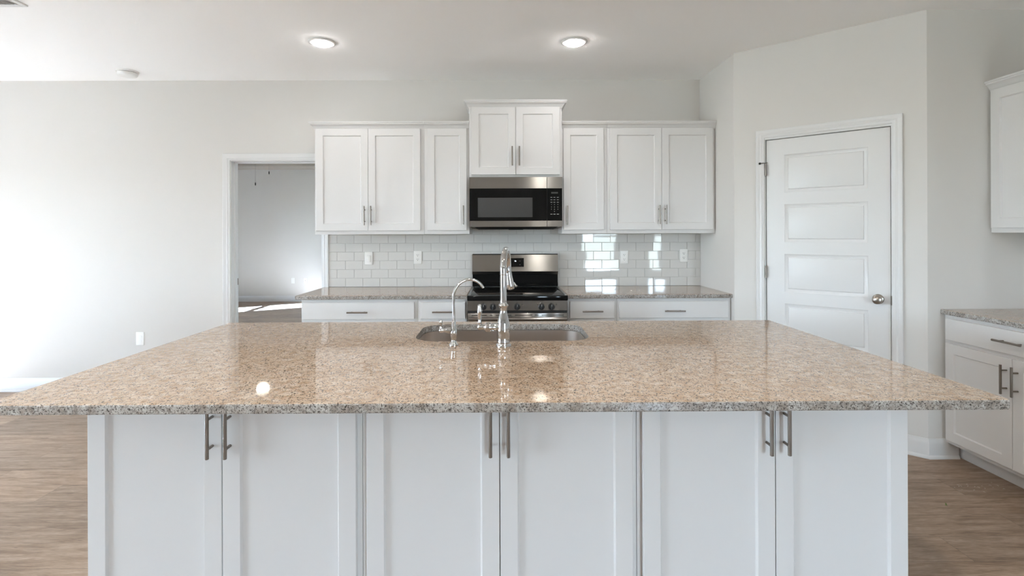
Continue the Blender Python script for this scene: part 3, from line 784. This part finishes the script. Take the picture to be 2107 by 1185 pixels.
revolve(bm, [(.0138, 0), (.0145, .001), (.0145, .005), (.0138, .006)], (0, 0, .300))
obj('spout', bm, 'chrome', fc, smooth=60)
e = Vector(pts[-1]); d = (Vector(pts[-1])-Vector(pts[-2])).normalized(); d = (d + Vector((.13, 0, 0))).normalized()
bm = BM(); revolve(bm, [(.001, -.001), (.0140, 0), (.0148, .006), (.0140, .010), (.0138, .018), (.0150, .040), (.0175, .062), (.0185, .078), (.0170, .090), (.0130, .094), (.001, .095)], e, d)
sh = obj('spray_head', bm, 'chrome', fc, smooth=60)
bm = BM(); c = e + d*.075
tube(bm, [c+Vector((.014, 0, .012)), c+Vector((.021, -.002, .002)), c+Vector((.027, -.003, -.004)), c+Vector((.031, -.003, .001))], [.005, .0055, .005, .004], 10)
obj('spray_lever', bm, 'chrome', sh, smooth=60)
bm = BM()
revolve(bm, [(.001, .012), (.0180, .014), (.0178, .050), (.0190, .052), (.0205, .055), (.0205, .072), (.0190, .076), (.0120, .080), (.0105, .086), (.0115, .094), (.0125, .100), (.0110, .107), (.006, .111), (.001, .112)], (0, 0, .080), (-1, 0, 0))
hv = obj('valve_arm', bm, 'chrome', fc, smooth=60)
bm = BM()
revolve(bm, [(.001, 0), (.007, 0), (.0065, .010), (.0085, .014), (.0062, .019), (.0075, .032), (.0094, .048), (.0097, .062), (.0088, .074), (.0076, .079), (.0082, .086), (.004, .091), (.001, .0915)], (-.1005, 0, .086))
obj('lever', bm, 'chrome', hv, smooth=60)

# ------------------------------------------------------------------ filtered-water tap
ft = thing('water_tap', 'small chrome gooseneck water tap left of the tall faucet', 'faucet', (-.2055, 2.196, .914))
bm = BM()
revolve(bm, [(.001, 0), (.0200, 0), (.0205, .003), (.0190, .006), (.0150, .010), (.0110, .017), (.0098, .023), (.0115, .030), (.0142, .042), (.0150, .054), (.0140, .064), (.0112, .072), (.0088, .076), (.0088, .101), (.0075, .1035), (.001, .104)])
obj('body', bm, 'chrome', ft, smooth=60)
bm = BM(); RA = .072; pts = [(0, 0, .100), (0, 0, .15), (0, 0, .18), (0, 0, .206)]
ang = math.radians(74); ux, uy = math.sin(ang), math.cos(ang)
for k in range(1, 23):
    a = PI - math.radians(152)*k/22; s = RA*.96 + RA*.96*math.cos(a); pts.append((s*ux, s*uy, .206+RA*math.sin(a)))
tube(bm, pts, [.0061]*(len(pts)-1)+[.0058], 14)
obj('spout', bm, 'chrome', ft, smooth=60)
bm = BM(); revolve(bm, [(.001, .008), (.0138, .010), (.0138, .019), (.0118, .025), (.0122, .029), (.0088, .037), (.0072, .043), (.0098, .047), (.0115, .054), (.0098, .060), (.001, .063)], (0, 0, .064), (-1, 0, 0))
va = obj('valve_arm', bm, 'chrome', ft, smooth=60)
bm = BM(); revolve(bm, [(.001, 0), (.0060, 0), (.0050, .008), (.0042, .014), (.0065, .022), (.0080, .030), (.0070, .036), (.001, .039)], (-.054, 0, .069)); obj('lever', bm, 'chrome', va, smooth=60)

# ------------------------------------------------------------------ ceiling fittings
def ceiling_light(x, y, z, label, group, lens='lens'):
    r = thing('ceiling_light', label, 'ceiling light', (x, y, z), 0, group)
    bm = BM(); revolve(bm, [(.001, -.0004), (.094, -.0004), (.095, -.004), (.090, -.008), (.074, -.012), (.070, -.010), (.001, -.009)], seg=40); obj('trim_ring', bm, 'trim', r, smooth=50)
    bm = BM(); revolve(bm, [(.001, -.0095), (.068, -.0095), (.0675, -.0145), (.060, -.0195), (.035, -.0225), (.001, -.0235)], seg=40); tag(obj('lens', bm, lens, r, smooth=50), 'glowing lens')
gl = 'round ceiling lights over the island'
ceiling_light(-1.272, 3.675, CEIL, 'lit round ceiling light nearer the smoke detector', gl)
ceiling_light(.522, 3.672, CEIL, 'lit round ceiling light above and right of the range', gl)
for lx, ly, lab, ln in ((-1.272, 1.10, 'lit round ceiling light over the room side of the island, living area end', 'lens_mid'), (.55, 1.10, 'lit round ceiling light over the room side of the island, pantry end', 'lens_mid'), (-4.6, .6, 'added fill lamp over the living area, by the left windows', 'lens_fill'), (-4.6, -2.6, 'added fill lamp in the far living area corner', 'lens_fill'), (-1.3, -2.0, 'added fill lamp in the middle of the living area', 'lens_fill'), (.9, -2.0, 'added fill lamp behind the island, living area', 'lens_fill'), (2.9, -2.0, 'added fill lamp over the dining end', 'lens_fill')):  # lamps away from the island are unseen, added to fill the room with light
    ceiling_light(lx, ly, CEIL, lab, 'round ceiling lights of the living area', ln)
sm = thing('smoke_detector', 'small white smoke detector on the ceiling above the bare wall', 'smoke detector', (-3.125, 4.335, CEIL))
bm = BM(); revolve(bm, [(.001, -.0004), (.082, -.0004), (.082, -.009), (.076, -.011), (.001, -.011)], seg=36); obj('mounting_base', bm, 'plate', sm, smooth=50)
bm = BM(); revolve(bm, [(.001, -.014), (.072, -.014), (.073, -.028), (.066, -.040), (.045, -.046), (.001, -.047)], seg=36); obj('cover', bm, 'plate', sm, smooth=50)
bm = BM(); revolve(bm, [(.001, -.0108), (.068, -.0108), (.068, -.0142), (.001, -.0142)], seg=36); obj('vent_gap', bm, 'black', sm)
vn = thing('air_vent', 'white slatted air vent in the ceiling corner above the bare wall', 'air vent', (-2.985, 2.885, CEIL))
bm = BM(); vx, vy = .175, .20
for x0, x1, y0, y1 in ((-vx, -vx+.03, -vy, vy), (vx-.03, vx, -vy, vy), (-vx+.03, vx-.03, -vy, -vy+.03), (-vx+.03, vx-.03, vy-.03, vy)): box(bm, x0, x1, y0, y1, -.009, -.0004, .002)
obj('frame', bm, 'trim', vn)
bm = BM(); box(bm, -vx+.03, vx-.03, -vy+.03, vy-.03, -.0012, -.0005); obj('duct_opening', bm, 'plate', vn)
bm = BM()
for k in range(12):
    c = -vx+.042+k*.024
    ring_faces(bm, [[(c-.010, y, -.002), (c+.008, y, -.0095), (c+.0092, y, -.0085), (c-.0085, y, -.0012)] for y in (-vy+.03, vy-.03)], True, True, True)
obj('slats', bm, 'trim', vn)

# ------------------------------------------------------------------ bedroom ceiling fan
FX, FY, FZ = -3.47, 7.5, tz+.26
fan = thing('ceiling_fan', 'white ceiling fan in the bedroom, pull chains hanging in the doorway', 'ceiling fan', (FX, FY, FZ))
bm = BM(); revolve(bm, [(.001, -.0005), (.075, -.0005), (.07, -.03), (.03, -.05), (.018, -.055), (.018, -.11), (.09, -.12), (.115, -.14), (.115, -.195), (.09, -.215), (.06, -.225), (.06, -.245), (.001, -.246)]); obj('motor', bm, 'fan_white', fan, smooth=50)
for k in range(5):
    a = 2*PI*k/5 + .5
    bm = BM(); box(bm, .17, .66, -.062, .062, -.004, .004, .003); box(bm, .09, .20, -.018, .018, -.006, -.001, .001)
    bm.transform(Matrix.Translation((0, 0, -.175)) @ Matrix.Rotation(a, 4, 'Z') @ Matrix.Rotation(math.radians(11), 4, 'X')); obj('blade', bm, 'fan_white', fan)
bm = BM(); revolve(bm, [(.001, -.2465), (.085, -.2465), (.088, -.258), (.083, -.29), (.063, -.322), (.032, -.340), (.001, -.345)]); tag(obj('lamp_bowl', bm, 'bowl', fan, smooth=50), 'glowing frosted bowl')
for dx, dz in ((-.098, FZ-2.10), (.100, FZ-2.262)):
    bm = BM(); cyl(bm, (dx, 0, -.20), (dx, 0, -dz+.03), .0013, 6); ch = obj('pull_chain', bm, 'steel_dark', fan)
    bm = BM(); revolve(bm, [(.001, 0), (.006, .004), (.008, .018), (.007, .036), (.004, .045), (.001, .046)], (dx, 0, -dz-.015)); obj('chain_fob', bm, 'black', ch)

# ------------------------------------------------------------------ scraps on the floor
bm = BM()
for dx, dy, a, s in ((0, 0, .4, .014), (.012, .006, 1.6, .012), (.004, -.010, 2.7, .010)):
    p = [(0, 0), (.5, .25), (1, 0), (.5, -.25)]
    ring_faces(bm, [[(dx+s*(u*math.cos(a)-v*math.sin(a)), dy+s*(u*math.sin(a)+v*math.cos(a)), zz+(.003 if 0 < u < 1 else 0)) for u, v in p] for zz in (.0003, .0012)], True, True, True)
lf = obj('leaf_scrap', bm, 'leaf'); lf.location = (2.250, 2.606, 0)
tag(lf, 'tiny green leaf scrap lying on the brown floor', 'leaf')
bm = BM(); random.seed(11)
for k in range(18):
    cx_ = 2.45+random.random()*.26; cy2 = 2.79+random.gauss(0, .03); a = random.random()*PI; l = random.uniform(.003, .016)
    p = [Vector((cx_, cy2, .0012)), Vector((cx_+l*.5*math.cos(a), cy2+l*.5*math.sin(a), .0025)), Vector((cx_+l*math.cos(a+.5), cy2+l*math.sin(a+.5), .0012))]
    tube(bm, p, .0005, 5)
tag(obj('floor_debris', bm, 'scrap'), 'pale dust scraps scattered on the floor near the side cabinets', 'debris', kind='stuff')
